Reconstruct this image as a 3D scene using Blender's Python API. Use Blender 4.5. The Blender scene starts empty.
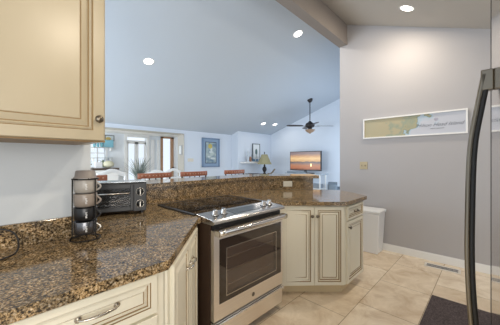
import bpy, math, random
from mathutils import Matrix, Vector
random.seed(7)
S = bpy.context.scene
C = S.collection
R = math.radians

# ------------------------------------------------ camera, world, exposure
TH = R(44.2); FPX = 247.0; CH = 1.315; CV = 160.0
cd = bpy.data.cameras.new('camera'); cam = bpy.data.objects.new('camera', cd); C.objects.link(cam)
cd.sensor_width = 36; cd.lens = FPX/500*36; cd.clip_start = 0.02
cd.shift_y = -(162.5-CV)/500
cam.location = (0, 0, CH); cam.rotation_euler = (R(90), 0, TH-R(90))
S.camera = cam
S.view_settings.view_transform = 'Standard'; S.view_settings.look = 'None'
S.view_settings.gamma = 1; S.view_settings.use_curve_mapping = False
S.view_settings.exposure = 0.0
w = bpy.data.worlds.new('sky'); S.world = w; w.use_nodes = True
bg = w.node_tree.nodes['Background']; bg.inputs[0].default_value = (0.86, 0.93, 1.0, 1); bg.inputs[1].default_value = 1.12

def area(name, loc, rot, sx, sy, power, col):
    l = bpy.data.lights.new(name, 'AREA'); l.shape = 'RECTANGLE'; l.size = sx; l.size_y = sy
    l.energy = power; l.color = col
    o = bpy.data.objects.new(name, l); C.objects.link(o); o.location = loc; o.rotation_euler = rot
    return o
# added area lights standing in for daylight; no windows are built here
area('living_daylight_fill', (-0.9, 4.2, 1.5), (R(90), 0, R(-90)), 3.4, 1.9, 102, (0.74, 0.86, 1.0))  # stands in for daylight from the living room's unseen left side
area('sunroom_fill', (-.1, 7.2, 1.2), (R(90), 0, R(-90)), 1.5, 1.6, 45, (0.92, 0.97, 1.0))  # added fill to brighten the sunroom; no side window is seen
area('kitchen_fill', (-0.9, -1.9, 1.6), (R(90), 0, R(-38)), 1.8, 1.4, 60, (1.0, 0.97, 0.92))  # added fill behind the camera; a kitchen window is only assumed

area('living_side_fill', (5.5, 1.86, 1.3), (R(90), 0, 0), 2.4, 1.5, 38, (0.74, 0.86, 1.0))  # added fill for the far wall and sloped ceiling, no window known there

# ------------------------------------------------ helpers
def ray(u):
    k = (u-250)/FPX
    return (math.cos(TH)+k*math.sin(TH), math.sin(TH)-k*math.cos(TH))
def on_y(u, v, Y):
    dx, dy = ray(u); d = Y/dy
    return (dx*d, Y, CH+(CV-v)/FPX*d)
def on_x(u, v, X):
    dx, dy = ray(u); d = X/dx
    return (X, dy*d, CH+(CV-v)/FPX*d)

class MB:
    def __init__(s, root=None, frame=None):
        m = Matrix.Identity(4)
        if root is not None: m = mats[root.name].inverted()
        if frame is not None: m = m @ frame
        s.m = m; s.v = []; s.f = []; s.mi = []; s.sm = []
    def add(s, vs, fs, mi=0, sm=False):
        n = len(s.v); s.v += [tuple(s.m @ Vector(v)) for v in vs]
        for i, f in enumerate(fs):
            s.f.append([n+j for j in f]); s.mi.append(mi[i] if isinstance(mi, list) else mi); s.sm.append(sm)
        return s
    def box(s, x0, y0, z0, x1, y1, z1, mi=0):
        vs = [(x, y, z) for x in (x0, x1) for y in (y0, y1) for z in (z0, z1)]
        return s.add(vs, [(0,1,3,2),(4,6,7,5),(0,4,5,1),(2,3,7,6),(0,2,6,4),(1,5,7,3)], mi)
    def rbox(s, x0, y0, z0, x1, y1, z1, r, mi=0, seg=4):
        # box with rounded vertical corners
        pts = []
        for cx, cy, a0 in ((x1-r, y1-r, 0), (x0+r, y1-r, 90), (x0+r, y0+r, 180), (x1-r, y0+r, 270)):
            for i in range(seg+1):
                a = R(a0+90*i/seg); pts.append((cx+r*math.cos(a), cy+r*math.sin(a)))
        return s.prism(pts, z0, z1, mi)
    def prism(s, poly, z0, z1, mi=0, sm=False):
        n = len(poly); a = sum(poly[i][0]*poly[(i+1)%n][1]-poly[(i+1)%n][0]*poly[i][1] for i in range(n))
        if a < 0: poly = poly[::-1]
        vs = [(x, y, z0) for x, y in poly]+[(x, y, z1) for x, y in poly]
        s.add(vs, [tuple(range(n))[::-1], tuple(range(n, 2*n))], mi)
        return s.add(vs, [(i, (i+1)%n, n+(i+1)%n, n+i) for i in range(n)], mi, sm)
    def lathe(s, prof, c=(0, 0, 0), seg=24, mi=0, sm=True, axis=None):
        m = Matrix.Translation(c)
        if axis is not None: m = m @ Vector((0, 0, 1)).rotation_difference(Vector(axis)).to_matrix().to_4x4()
        vs = []; n = len(prof)
        for i in range(seg):
            a = 2*math.pi*i/seg
            for r, z in prof: vs.append(tuple(m @ Vector((max(r, 1e-5)*math.cos(a), max(r, 1e-5)*math.sin(a), z))))
        fs = []
        for i in range(seg):
            j = (i+1) % seg
            for k in range(n-1): fs.append((i*n+k, j*n+k, j*n+k+1, i*n+k+1))
        s.add(vs, fs, mi, sm)
        s.add([vs[i*n] for i in range(seg)], [tuple(range(seg))[::-1]], mi)
        s.add([vs[i*n+n-1] for i in range(seg)], [tuple(range(seg))], mi)
        return s
    def cyl(s, c, r, h, seg=20, mi=0, axis=None):
        return s.lathe([(r, 0), (r, h)], c, seg, mi, True, axis)
    def tube(s, pts, r, seg=8, mi=0, closed=False, flat=None):
        P = [Vector(p) for p in pts]; n = len(P); vs = []; up = None
        rr = r if isinstance(r, list) else [r]*n
        for i, p in enumerate(P):
            if closed: t = P[(i+1) % n]-P[i-1]
            else: t = P[min(i+1, n-1)]-P[max(i-1, 0)]
            t.normalize()
            if up is None: up = t.orthogonal().normalized() if flat is None else Vector(flat)
            up = (up-t*up.dot(t)).normalized(); b = t.cross(up)
            for k in range(seg):
                a = 2*math.pi*k/seg; vs.append(tuple(p+up*rr[i]*math.cos(a)+b*rr[i]*math.sin(a)))
        fs = []
        for i in range(n if closed else n-1):
            j = (i+1) % n
            for k in range(seg): fs.append((i*seg+k, i*seg+(k+1) % seg, j*seg+(k+1) % seg, j*seg+k))
        if not closed: fs += [tuple(range(seg))[::-1], tuple((n-1)*seg+k for k in range(seg))]
        return s.add(vs, fs, mi, True)
    def sweep(s, pts, a, b, up=(0, 0, 1), mi=0, sm=True):
        # rectangular bar of half sizes a (across) and b (along up)
        P = [Vector(p) for p in pts]; n = len(P); vs = []; u = Vector(up)
        for i, p in enumerate(P):
            t = (P[min(i+1, n-1)]-P[max(i-1, 0)]).normalized(); sd = t.cross(u).normalized(); uu = sd.cross(t).normalized()
            for ca, cb in ((-1,-.6),(-.7,-1),(.7,-1),(1,-.6),(1,.6),(.7,1),(-.7,1),(-1,.6)): vs.append(tuple(p+sd*a*ca+uu*b*cb))
        fs = [(i*8+k, i*8+(k+1) % 8, (i+1)*8+(k+1) % 8, (i+1)*8+k) for i in range(n-1) for k in range(8)]
        fs += [tuple(range(8))[::-1], tuple((n-1)*8+k for k in range(8))]
        return s.add(vs, fs, mi, sm)
    def rings(s, x0, z0, x1, z1, prof, cap=0):
        # nested rectangles facing -y; prof = (inset, height towards the viewer, material of the band leading to it)
        vs = []
        for ins, h, _ in prof:
            vs += [(x0+ins, -h, z0+ins), (x1-ins, -h, z0+ins), (x1-ins, -h, z1-ins), (x0+ins, -h, z1-ins)]
        fs = []; mi = []
        for k in range(len(prof)-1):
            for i in range(4):
                j = (i+1) % 4; fs.append((4*k+i, 4*k+j, 4*k+4+j, 4*k+4+i)); mi.append(prof[k+1][2])
        n = 4*(len(prof)-1); fs.append((n, n+1, n+2, n+3)); mi.append(cap)
        fs.append((3, 2, 1, 0)); mi.append(0)
        return s.add(vs, fs, mi)
    def ball(s, c, rx, ry=None, rz=None, seg=14, mi=0):
        ry = ry or rx; rz = rz or rx; n = 9; vs = []; fs = []
        for i in range(n):
            t = math.pi*(i+.001)/(n-1+.002)
            for k in range(seg):
                a = 2*math.pi*k/seg
                vs.append((c[0]+rx*math.sin(t)*math.cos(a), c[1]+ry*math.sin(t)*math.sin(a), c[2]+rz*math.cos(t)))
        for i in range(n-1):
            for k in range(seg): fs.append((i*seg+k, (i+1)*seg+k, (i+1)*seg+(k+1) % seg, i*seg+(k+1) % seg))
        return s.add(vs, fs, mi, True)
    def build(s, name, mat, parent=None, bevel=0, seg=2):
        me = bpy.data.meshes.new(name); me.from_pydata(s.v, [], s.f); me.update()
        for m_ in (mat if isinstance(mat, (list, tuple)) else [mat]): me.materials.append(m_)
        me.polygons.foreach_set('material_index', s.mi); me.polygons.foreach_set('use_smooth', s.sm)
        o = bpy.data.objects.new(name, me); C.objects.link(o)
        if parent is not None: o.parent = parent
        if bevel:
            b = o.modifiers.new('bevel', 'BEVEL'); b.width = bevel; b.segments = seg; b.limit_method = 'ANGLE'; b.angle_limit = R(35)
            b.harden_normals = False
        return o
mats = {}
def thing(name, label, cat, loc=(0, 0, 0), rz=0, group=None):
    o = bpy.data.objects.new(name, None); C.objects.link(o); o.empty_display_size = .05
    o.location = loc; o.rotation_euler = (0, 0, rz); o['label'] = label; o['category'] = cat
    if group: o['group'] = group
    mats[o.name] = Matrix.Translation(loc) @ Matrix.Rotation(rz, 4, 'Z')
    return o
def W(root, frame=None):           # builder that takes world coordinates for a child of root
    m = MB(); m.m = mats[root.name].inverted()
    if frame is not None: m.m = m.m @ frame
    return m
def tag(o, label, cat, group=None):
    o['label'] = label; o['category'] = cat
    if group: o['group'] = group
    return o
def struct(o): o['kind'] = 'structure'; return o
def FR(x, y, z, rz): return Matrix.Translation((x, y, z)) @ Matrix.Rotation(rz, 4, 'Z')
def copy_tree(o, parent=None):
    c = o.copy(); C.objects.link(c)
    if parent is not None: c.parent = parent
    for ch in list(kids(o)): copy_tree(ch, c)
    return c
def kids(o): return [x for x in C.objects if x.parent == o]

# ------------------------------------------------ materials
def mat(name, col, rough=.5, metal=0, spec=.5, coat=0, emis=None, es=1, noise=None, bump=None, trans=0, alpha=1):
    m = bpy.data.materials.new(name); m.use_nodes = True; nt = m.node_tree; b = nt.nodes['Principled BSDF']
    b.inputs['Base Color'].default_value = (*col, 1); b.inputs['Roughness'].default_value = rough
    b.inputs['Metallic'].default_value = metal; b.inputs['Specular IOR Level'].default_value = spec
    b.inputs['Alpha'].default_value = alpha; b.inputs['Coat Weight'].default_value = coat; b.inputs['Transmission Weight'].default_value = trans
    if emis: b.inputs['Emission Color'].default_value = (*emis, 1); b.inputs['Emission Strength'].default_value = es
    tc = nt.nodes.new('ShaderNodeTexCoord')
    if noise:                               # (scale, second colour, stretch)
        n = nt.nodes.new('ShaderNodeTexNoise'); n.inputs['Scale'].default_value = noise[0]; n.inputs['Detail'].default_value = 5
        mp = nt.nodes.new('ShaderNodeMapping'); mp.inputs['Scale'].default_value = noise[2] if len(noise) > 2 else (1, 1, 1)
        nt.links.new(tc.outputs['Object'], mp.inputs[0]); nt.links.new(mp.outputs[0], n.inputs['Vector'])
        r = nt.nodes.new('ShaderNodeValToRGB'); r.color_ramp.elements[0].position = .35; r.color_ramp.elements[1].position = .65
        r.color_ramp.elements[0].color = (*col, 1); r.color_ramp.elements[1].color = (*noise[1], 1)
        nt.links.new(n.outputs['Fac'], r.inputs[0]); nt.links.new(r.outputs[0], b.inputs['Base Color'])
    if bump:                                # (scale, strength)
        n = nt.nodes.new('ShaderNodeTexNoise'); n.inputs['Scale'].default_value = bump[0]; n.inputs['Detail'].default_value = 6
        nt.links.new(tc.outputs['Object'], n.inputs['Vector'])
        bp = nt.nodes.new('ShaderNodeBump'); bp.inputs['Strength'].default_value = bump[1]; bp.inputs['Distance'].default_value = .01
        nt.links.new(n.outputs['Fac'], bp.inputs['Height']); nt.links.new(bp.outputs[0], b.inputs['Normal'])
    return m
def ramp(nt, stops, interp='LINEAR'):
    r = nt.nodes.new('ShaderNodeValToRGB'); e = r.color_ramp; e.interpolation = interp
    e.elements[0].position = stops[0][0]; e.elements[0].color = (*stops[0][1], 1)
    e.elements[1].position = stops[1][0]; e.elements[1].color = (*stops[1][1], 1)
    for p, c in stops[2:]: x = e.elements.new(p); x.color = (*c, 1)
    return r
def granite(name):
    m = mat(name, (.3, .2, .1), .09, spec=.55); nt = m.node_tree; b = nt.nodes['Principled BSDF']
    g = nt.nodes.new('ShaderNodeNewGeometry')
    n1 = nt.nodes.new('ShaderNodeTexNoise'); n1.inputs['Scale'].default_value = 125; n1.inputs['Detail'].default_value = 4; n1.inputs['Roughness'].default_value = .7
    n2 = nt.nodes.new('ShaderNodeTexVoronoi'); n2.inputs['Scale'].default_value = 150
    n3 = nt.nodes.new('ShaderNodeTexNoise'); n3.inputs['Scale'].default_value = 22; n3.inputs['Detail'].default_value = 3
    for n in (n1, n2, n3): nt.links.new(g.outputs['Position'], n.inputs['Vector'])
    r1 = ramp(nt, [(.37, (.008, .007, .006)), (.43, (.05, .038, .026)), (.485, (.25, .175, .09)), (.56, (.42, .315, .18)), (.64, (.66, .59, .48))])
    nt.links.new(n1.outputs['Fac'], r1.inputs[0])
    r2 = ramp(nt, [(0, (.06, .055, .055)), (.32, (.75, .73, .70)), (1, (1.2, 1.12, .98))]); nt.links.new(n2.outputs['Color'], r2.inputs[0])
    r3 = ramp(nt, [(.36, (.50, .49, .49)), (.60, (1.2, 1.1, .98))]); nt.links.new(n3.outputs['Fac'], r3.inputs[0])
    a = nt.nodes.new('ShaderNodeMix'); a.data_type = 'RGBA'; a.blend_type = 'MULTIPLY'; a.inputs[0].default_value = .75
    nt.links.new(r1.outputs[0], a.inputs[6]); nt.links.new(r2.outputs[0], a.inputs[7])
    c = nt.nodes.new('ShaderNodeMix'); c.data_type = 'RGBA'; c.blend_type = 'MULTIPLY'; c.inputs[0].default_value = .8
    nt.links.new(a.outputs[2], c.inputs[6]); nt.links.new(r3.outputs[0], c.inputs[7]); nt.links.new(c.outputs[2], b.inputs['Base Color'])
    return m
def tile():
    m = mat('travertine_tile', (.6, .5, .38), .22, spec=.5); nt = m.node_tree; b = nt.nodes['Principled BSDF']
    g = nt.nodes.new('ShaderNodeNewGeometry'); mp = nt.nodes.new('ShaderNodeMapping'); mp.inputs['Location'].default_value = (.06, .045, 0)
    nt.links.new(g.outputs['Position'], mp.inputs[0])
    br = nt.nodes.new('ShaderNodeTexBrick'); nt.links.new(mp.outputs[0], br.inputs['Vector'])
    br.offset = .5; br.squash = 1
    br.inputs['Scale'].default_value = 1; br.inputs['Brick Width'].default_value = .6; br.inputs['Row Height'].default_value = .457
    br.inputs['Mortar Size'].default_value = .003; br.inputs['Mortar Smooth'].default_value = .2
    br.inputs['Color1'].default_value = (.73, .62, .48, 1); br.inputs['Color2'].default_value = (.84, .76, .64, 1)
    br.inputs['Mortar'].default_value = (.36, .29, .21, 1)
    n = nt.nodes.new('ShaderNodeTexNoise'); n.inputs['Scale'].default_value = 4.5; n.inputs['Detail'].default_value = 9; n.inputs['Roughness'].default_value = .66
    n.inputs['Distortion'].default_value = .9
    nt.links.new(g.outputs['Position'], n.inputs['Vector'])
    r = ramp(nt, [(.3, (.80, .70, .60)), (.5, (1, .96, .9)), (.7, (1.18, 1.17, 1.15))]); nt.links.new(n.outputs['Fac'], r.inputs[0])
    a = nt.nodes.new('ShaderNodeMix'); a.data_type = 'RGBA'; a.blend_type = 'MULTIPLY'; a.inputs[0].default_value = 1
    nt.links.new(br.outputs['Color'], a.inputs[6]); nt.links.new(r.outputs[0], a.inputs[7]); nt.links.new(a.outputs[2], b.inputs['Base Color'])
    return m
GRAN = granite('granite'); TILE = tile()
WALLK = mat('kitchen_wall_paint', (.415, .402, .408), .7, bump=(60, .05))
WALLL = mat('living_wall_paint', (.66, .72, .80), .7, bump=(60, .05))
WALLS = mat('splash_wall_paint', (.62, .66, .69), .6, bump=(60, .05))
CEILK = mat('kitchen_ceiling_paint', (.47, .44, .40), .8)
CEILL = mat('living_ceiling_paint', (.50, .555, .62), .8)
WHITE = mat('white_trim_paint', (.80, .80, .79), .4)
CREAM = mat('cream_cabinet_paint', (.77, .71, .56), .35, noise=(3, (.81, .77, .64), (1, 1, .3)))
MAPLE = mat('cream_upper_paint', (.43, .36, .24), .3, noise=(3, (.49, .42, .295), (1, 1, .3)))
GLAZE = mat('brown_glaze', (.30, .20, .095), .45)
TOEM = mat('toe_kick_paint', (.70, .55, .33), .5)
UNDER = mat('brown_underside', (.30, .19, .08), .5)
STEEL = mat('brushed_steel', (.80, .74, .67), .33, 1, noise=(2, (.86, .80, .73), (1, 1, 90)))
CHROME = mat('polished_chrome', (.72, .70, .68), .14, 1)
DSTEEL = mat('warm_dark_steel', (.24, .215, .175), .3, 1)
FRIDGE = mat('fridge_steel', (.55, .53, .51), .10, 1)
PEWTER = mat('aged_pewter', (.20, .17, .13), .35, .9)
NICKEL = mat('satin_nickel', (.62, .58, .52), .25, 1)
BLACK = mat('black_plastic', (.012, .012, .013), .35)
BGLASS = mat('black_ceramic_glass', (.006, .006, .007), .04, spec=.6)
OVENG = mat('oven_window_border', (.03, .02, .014), .05, spec=.8)
OVENP = mat('oven_window_glass', (.60, .50, .42), .02, spec=.8, trans=.93)
CAVITY = mat('oven_enamel', (.16, .10, .065), .4)
DBROWN = mat('dark_brown_panel', (.045, .022, .012), .45)
RUG = mat('charcoal_carpet', (.035, .026, .028), .95, noise=(120, (.13, .10, .10)), bump=(200, .6))
IRON = mat('black_iron', (.015, .014, .013), .45, .6)
BRONZE = mat('dark_bronze', (.045, .04, .04), .4, .7)
REDWOOD = mat('red_brown_wood', (.24, .07, .03), .45, noise=(25, (.36, .13, .07)))
STAINW = mat('stained_wood', (.40, .22, .12), .45, noise=(8, (.48, .28, .17), (1, 1, .2)))
OUTLET = mat('almond_plate', (.70, .66, .56), .4)
BRASSP = mat('tan_switch_plate', (.45, .37, .22), .4)
CLEAR = mat('window_glass', (.95, .98, 1), .02, trans=1)
LEAF = mat('green_leaf', (.10, .17, .06), .6, noise=(2, (.28, .36, .16)))
GRASS = mat('grey_green_blade', (.12, .15, .13), .6, noise=(9, (.25, .28, .25)))

# ------------------------------------------------ the setting
def S_(mb, name, m, bevel=0): return struct(mb.build(name, m, None, bevel))
RW = 3.97                                   # right wall plane
def kc(y): return 2.824+.409*y              # kitchen ceiling
def lc(y): return 4.165-.34*y               # living ceiling
S_(MB().box(-1.6, -2.6, -.05, 7.2, 9.6, 0), 'floor', TILE)
# kitchen ceiling slab and living ceiling slab
def slab(x0, x1, y0, y1, f, t=.08):
    m = MB(); vs = [(x, y, f(y)+dz) for x in (x0, x1) for y in (y0, y1) for dz in (0, t)]
    return m.add(vs, [(0,1,3,2),(4,6,7,5),(0,4,5,1),(2,3,7,6),(0,2,6,4),(1,5,7,3)])
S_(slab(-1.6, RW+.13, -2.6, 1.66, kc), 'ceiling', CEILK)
S_(slab(-1.6, 7.1, 1.80, 6.3, lc), 'ceiling_living', CEILL)
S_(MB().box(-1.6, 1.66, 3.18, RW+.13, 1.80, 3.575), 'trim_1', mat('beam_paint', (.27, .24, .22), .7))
def wall_prof(name, x0, x1, ys, m):         # wall of constant x following the slope
    mb = MB(); n = len(ys); vs = [(x, y, z) for x in (x0, x1) for y, z in ys]
    mb.add(vs, [tuple(range(n)), tuple(range(n, 2*n))[::-1]]+[((i+1) % n, i, n+i, n+(i+1) % n) for i in range(n)])
    return S_(mb, name, m)
wall_prof('wall_right', RW, RW+.13, [(-2.6, 0), (1.66, 0), (1.66, kc(1.66)+.02), (-2.6, kc(-2.6)+.02)], WALLK)
S_(MB().box(RW, 1.66, 0, RW+.13, 1.785, 3.18), 'wall_right_end', WALLK)
S_(MB().box(-1.6, 1.585, 0, .365, 1.70, 3.0), 'wall_left', WALLS)
S_(MB().box(.285, 1.70, 0, .365, 2.22, 1.07), 'wall_left_return', WALLS)
S_(MB().box(RW+.13, 1.66, 0, 6.95, 1.80, 3.55), 'wall_living_near', WALLL)
wall_prof('wall_living_right', 6.95, 7.1, [(1.66, 0), (6.3, 0), (6.3, lc(6.3)+.02), (1.8, lc(1.8)+.02), (1.66, lc(1.8)+.02)], WALLL)
FY = 6.0
xo = on_y(184, 133, FY)[0]; hz = 2.03
S_(MB().box(xo, FY, 0, 6.95, FY+.30, lc(FY)+.03).box(-1.6, FY, hz, xo, FY+.30, lc(FY)+.03).box(-1.6, FY, 0, .2, FY+.30, hz), 'wall_far', WALLL)
S_(MB().box(5.32, 5.70, 0, 6.95, FY, lc(5.7)+.01), 'wall_far_breast', WALLL)
S_(MB().box(xo-.012, FY-.012, 0, xo, FY+.312, hz).box(.2, FY-.012, hz-.012, xo, FY+.312, hz), 'trim_2', mat('beige_jamb_paint', (.42, .40, .36), .5))
# baseboard along the right wall
S_(MB().box(RW-.014, -2.6, 0, RW, 1.785, .085).box(RW-.009, -2.6, .085, RW, 1.785, .098), 'baseboard_right', WHITE, .002)
# sunroom: back wall with three openings
BY = 8.2; SC = 2.13
SUNW = mat('sunroom_paint', (.74, .78, .82), .7)
wx0, wx1 = on_y(90, 0, BY)[0], on_y(105.5, 0, BY)[0]; wz0, wz1 = on_y(98, 167, BY)[2], on_y(98, 139, BY)[2]
dx0, dx1 = on_y(127, 0, BY)[0], on_y(146.5, 0, BY)[0]; dz1 = on_y(135, 137, BY)[2]
ex0, ex1 = on_y(160.5, 0, BY)[0], on_y(173.5, 0, BY)[0]; ez1 = on_y(168, 135.5, BY)[2]
m = MB()
for a, b in ((-.2, wx0), (wx1, dx0), (dx1, ex0), (ex1, 4.6)): m.box(a, BY, 0, b, BY+.14, SC)
m.box(wx0, BY, 0, wx1, BY+.14, wz0).box(wx0, BY, wz1, wx1, BY+.14, SC)
m.box(dx0, BY, dz1, dx1, BY+.14, SC).box(ex0, BY, ez1, ex1, BY+.14, SC)
S_(m, 'wall_sunroom_back', SUNW)
S_(MB().box(-.2, FY+.31, SC, 4.6, BY+.14, SC+.06), 'ceiling_sunroom', WHITE)
S_(MB().box(4.5, FY+.30, 0, 4.6, BY, SC), 'wall_sunroom_right', SUNW)
# window 1 with frame, muntins
r = struct(MB().box(wx0-.05, BY-.02, wz0-.05, wx0, BY, wz1+.05).box(wx1, BY-.02, wz0-.05, wx1+.05, BY, wz1+.05).box(wx0, BY-.02, wz1, wx1, BY, wz1+.05).box(wx0, BY-.02, wz0-.05, wx1, BY, wz0).build('window_1', WHITE))
xm = (wx0+wx1)/2
MB().box(xm-.012, BY+.03, wz0, xm+.012, BY+.06, wz1).box(wx0, BY+.03, (wz0+wz1)/2-.012, wx1, BY+.06, (wz0+wz1)/2+.012).build('muntin', WHITE, r)
MB().box(wx0, BY+.07, wz0, wx1, BY+.075, wz1).build('window_pane', CLEAR, r)
# glazed patio doors (door_1)
cs = .09
r = struct(MB().box(dx0-cs, BY-.03, 0, dx0, BY, dz1+cs).box(dx1, BY-.03, 0, dx1+cs, BY, dz1+cs).box(dx0, BY-.03, dz1, dx1, BY, dz1+cs).build('door_1', WHITE, None, .004))
dm = dx0+(dx1-dx0)*.50
tz = dz1-.16
MB().box(dx0, BY+.02, tz, dx1, BY+.07, tz+.05).build('transom_bar', WHITE, r)
for a, b in ((dx0, dm-.005), (dm+.005, dx1)):
    d = MB().box(a, BY+.03, 0, a+.055, BY+.07, tz).box(b-.055, BY+.03, 0, b, BY+.07, tz).box(a, BY+.03, tz-.06, b, BY+.07, tz).box(a, BY+.03, 0, b, BY+.07, .2).build('door_leaf', WHITE, r)
    MB().box(a+.055, BY+.045, .2, b-.055, BY+.05, tz-.06).build('door_pane', CLEAR, d)
# stained wood framed door (door_2)
r = struct(MB().box(ex0, BY-.01, 0, ex0+.09, BY+.08, ez1).box(ex1-.09, BY-.01, 0, ex1, BY+.08, ez1).box(ex0, BY-.01, ez1-.11, ex1, BY+.08, ez1).box(ex0, BY-.01, 0, ex1, BY+.08, .2).build('door_2', STAINW))
MB().box(ex0+.09, BY+.03, .2, ex1-.09, BY+.036, ez1-.11).build('door_pane', CLEAR, r)
MB().cyl((ex0+.05, BY-.01, 1.42), .012, .03, 8, axis=(0, -1, 0)).cyl((ex0+.05, BY-.01, .95), .012, .03, 8, axis=(0, -1, 0)).build('hinge', IRON, r)
MB().cyl((ex1-.045, BY-.01, 1.05), .014, .05, 10, axis=(0, -1, 0)).ball((ex1-.045, BY-.07, 1.05), .025).build('door_handle', IRON, r)
m = MB()
for a, b in ((150.5, 154), (157, 160), (174.2, 178)): m.box(on_y(a, 0, BY)[0], BY-.035, 0, on_y(b, 0, BY)[0], BY-.001, 2.0 if a < 170 else ez1+.06)
S_(m, 'trim_3', WHITE, .004)

# garden beyond the glass
def shrub(x, y, h, rad, label):
    t = thing('garden_shrub', label, 'shrub', (x, y, 0)); m = MB()
    for i in range(1500):
        a = random.random()*6.283; q = math.acos(2*random.random()-1); rr = rad*(.65+.35*random.random())
        c = Vector((rr*math.sin(q)*math.cos(a), rr*math.sin(q)*math.sin(a), h*.55+h*.45*math.cos(q)*(.7+.3*random.random())))
        n = Vector((random.uniform(-1, 1), random.uniform(-1, 1), random.uniform(-1, 1))).normalized(); u = n.orthogonal().normalized()*.05; v = n.cross(u)
        m.add([tuple(c-u), tuple(c+v*.5), tuple(c+u), tuple(c-v*.5)], [(0, 1, 2, 3)])
    m.build('foliage', LEAF, t)
    MB().lathe([(.07, 0), (.05, h*.4), (.02, h*.8)], seg=8).build('stem', STAINW, t)
shrub(2.0, 11.3, 2.0, .62, 'green shrub outside seen through the sunroom window behind the shelves')
shrub(3.55, 12.0, 1.5, .55, 'green shrub outside seen through the glazed patio doors')
S_(MB().box(-3, 9.6, -.12, 8, 16, -.02), 'ground', mat('lawn', (.22, .30, .12), .9, noise=(5, (.30, .36, .18))))

# ------------------------------------------------ cabinets
DOORP = [(0, 0, 0), (0, .016, 0), (.003, .019, 0), (.042, .019, 0), (.0455, .014, 1), (.051, .018, 0), (.056, .014, 0), (.0605, .008, 1), (.084, .016, 0), (.0875, .013, 1), (.090, .0155, 0)]
WIDEP = [(0, 0, 0), (0, .016, 0), (.003, .019, 0), (.040, .019, 0), (.049, .013, 1), (.055, .018, 0), (.060, .014, 0), (.070, .008, 1), (.092, .016, 0), (.099, .0125, 1), (.102, .0155, 0)]
def panel_door(root, frame, x0, z0, x1, z1, name='door', sc=1.0, m=None, hs=1.0, prof=None):
    return W(root, frame).rings(x0, z0, x1, z1, [(a*sc, h*hs, k) for a, h, k in (prof or DOORP)]).build(name, m or [CREAM, GLAZE], root)
def knob(parent, root, frame, x, z, y=-.019, m=PEWTER):
    W(root, frame).lathe([(.006, 0), (.005, .010), (.009, .015), (.015, .020), (.016, .025), (.011, .030), (0, .032)], (x, y, z), 16, axis=(0, -1, 0)).build('knob', m, parent)
def pull(parent, root, frame, x, z, L, m=NICKEL, y=-.019, r=.005):
    p = [(x+L/2*math.cos(t), y-.028*math.sin(t)**.6 if 0 < t < math.pi else y, z) for t in [math.pi*i/12 for i in range(13)]]
    W(root, frame).tube(p, [r*1.5 if i in (0, 12) else r*(1.15 if 4 < i < 8 else .9) for i in range(13)], 8).cyl((x-L/2, y, z), r*2.1, .004, 12, axis=(0, -1, 0)).cyl((x+L/2, y, z), r*2.1, .004, 12, axis=(0, -1, 0)).build('handle', m, parent)

# left run base cabinet
t = thing('base_cabinet', 'cream base cabinet with stacked drawers under the long granite counter at bottom left', 'cabinet', (0, .965, 0))
W(t).box(-1.0, .965, .10, .482, 1.58, .874).build('body', CREAM, t)
W(t).box(-1.0, 1.035, 0, .482, 1.58, .10).build('toe_kick', TOEM, t)
fr = FR(0, .965, 0, 0)
for z0, z1 in ((.712, .864), (.415, .700), (.118, .403)):
    d = panel_door(t, fr, -.005, z0, .447, z1, 'drawer', .62)
    pull(d, t, fr, .240, (z0+z1)/2+.016, .115)
# diagonal corner cabinet
A = Vector((.497, .962)); B = Vector((.985, 1.476)); L = (B-A).length; az = math.atan2(B.y-A.y, B.x-A.x)
t = thing('corner_cabinet', 'cream corner cabinet with two tall doors set diagonally left of the oven', 'cabinet', (A.x, A.y, 0), az)
fr = FR(A.x, A.y, 0, az)
W(t).prism([(A.x, A.y), (B.x, B.y), (.992, 1.49), (.992, 2.05), (.488, 2.05), (.488, .97)], .10, .874).build('body', CREAM, t)
MB().box(.03, .06, 0, L-.06, .12, .10).build('toe_kick', TOEM, t)
d = panel_door(t, fr, .035, .118, L/2-.002, .862, 'door', .8); pull(d, t, fr, L/2-.035, .74, .085)
d = panel_door(t, fr, L/2+.002, .118, L-.085, .862, 'door', .8); pull(d, t, fr, L/2+.035, .74, .085)
# peninsula cabinet
Rv = Vector((math.sin(TH), -math.cos(TH))); Fv = Vector((math.cos(TH), math.sin(TH)))
PD = 2.402
c1 = Vector(((PD-.697*1.012)/.717, 1.012)); c0 = c1-Rv*.80
t = thing('peninsula_cabinet', 'cream glazed peninsula cabinet with double doors facing the room beside the oven', 'cabinet', (c1.x, c1.y, 0))
cl = (1.79, 1.568); cb = [cl, (c1.x, c1.y), (2.80, 1.012), (2.80, 1.06), (3.05, 1.44), (2.93, 1.66), (2.46, 2.15), (1.79, 2.15)]
W(t).prism(cb, .10, .874).build('body', CREAM, t)
tk = .062
W(t).prism([(1.80, 1.70), (c1.x+Fv.x*tk-Rv.x*.016, c1.y+Fv.y*tk-Rv.y*.016), (2.72, 1.075), (2.9, 1.45), (2.4, 2.1), (1.80, 2.1)], 0, .10).build('toe_kick', TOEM, t)
az = math.atan2(Rv.y, Rv.x); fr = FR(c1.x, c1.y, 0, az)
fw = .605
d = panel_door(t, fr, -fw, .105, -fw/2-.0015, .862, 'door', .80, prof=WIDEP); knob(d, t, fr, -fw/2-.024, .775)
d = panel_door(t, fr, -fw/2+.0015, .105, -.012, .862, 'door', .80, prof=WIDEP); knob(d, t, fr, -fw/2+.026, .775)
fr2 = FR(c1.x, c1.y, 0, 0)
d = panel_door(t, fr2, .018, .725, .43, .862, 'drawer', .55, prof=WIDEP); pull(d, t, fr2, .222, .795, .085, PEWTER)
d = panel_door(t, fr2, .018, .105, .43, .712, 'door', .80, prof=WIDEP); knob(d, t, fr2, .042, .655)

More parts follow.
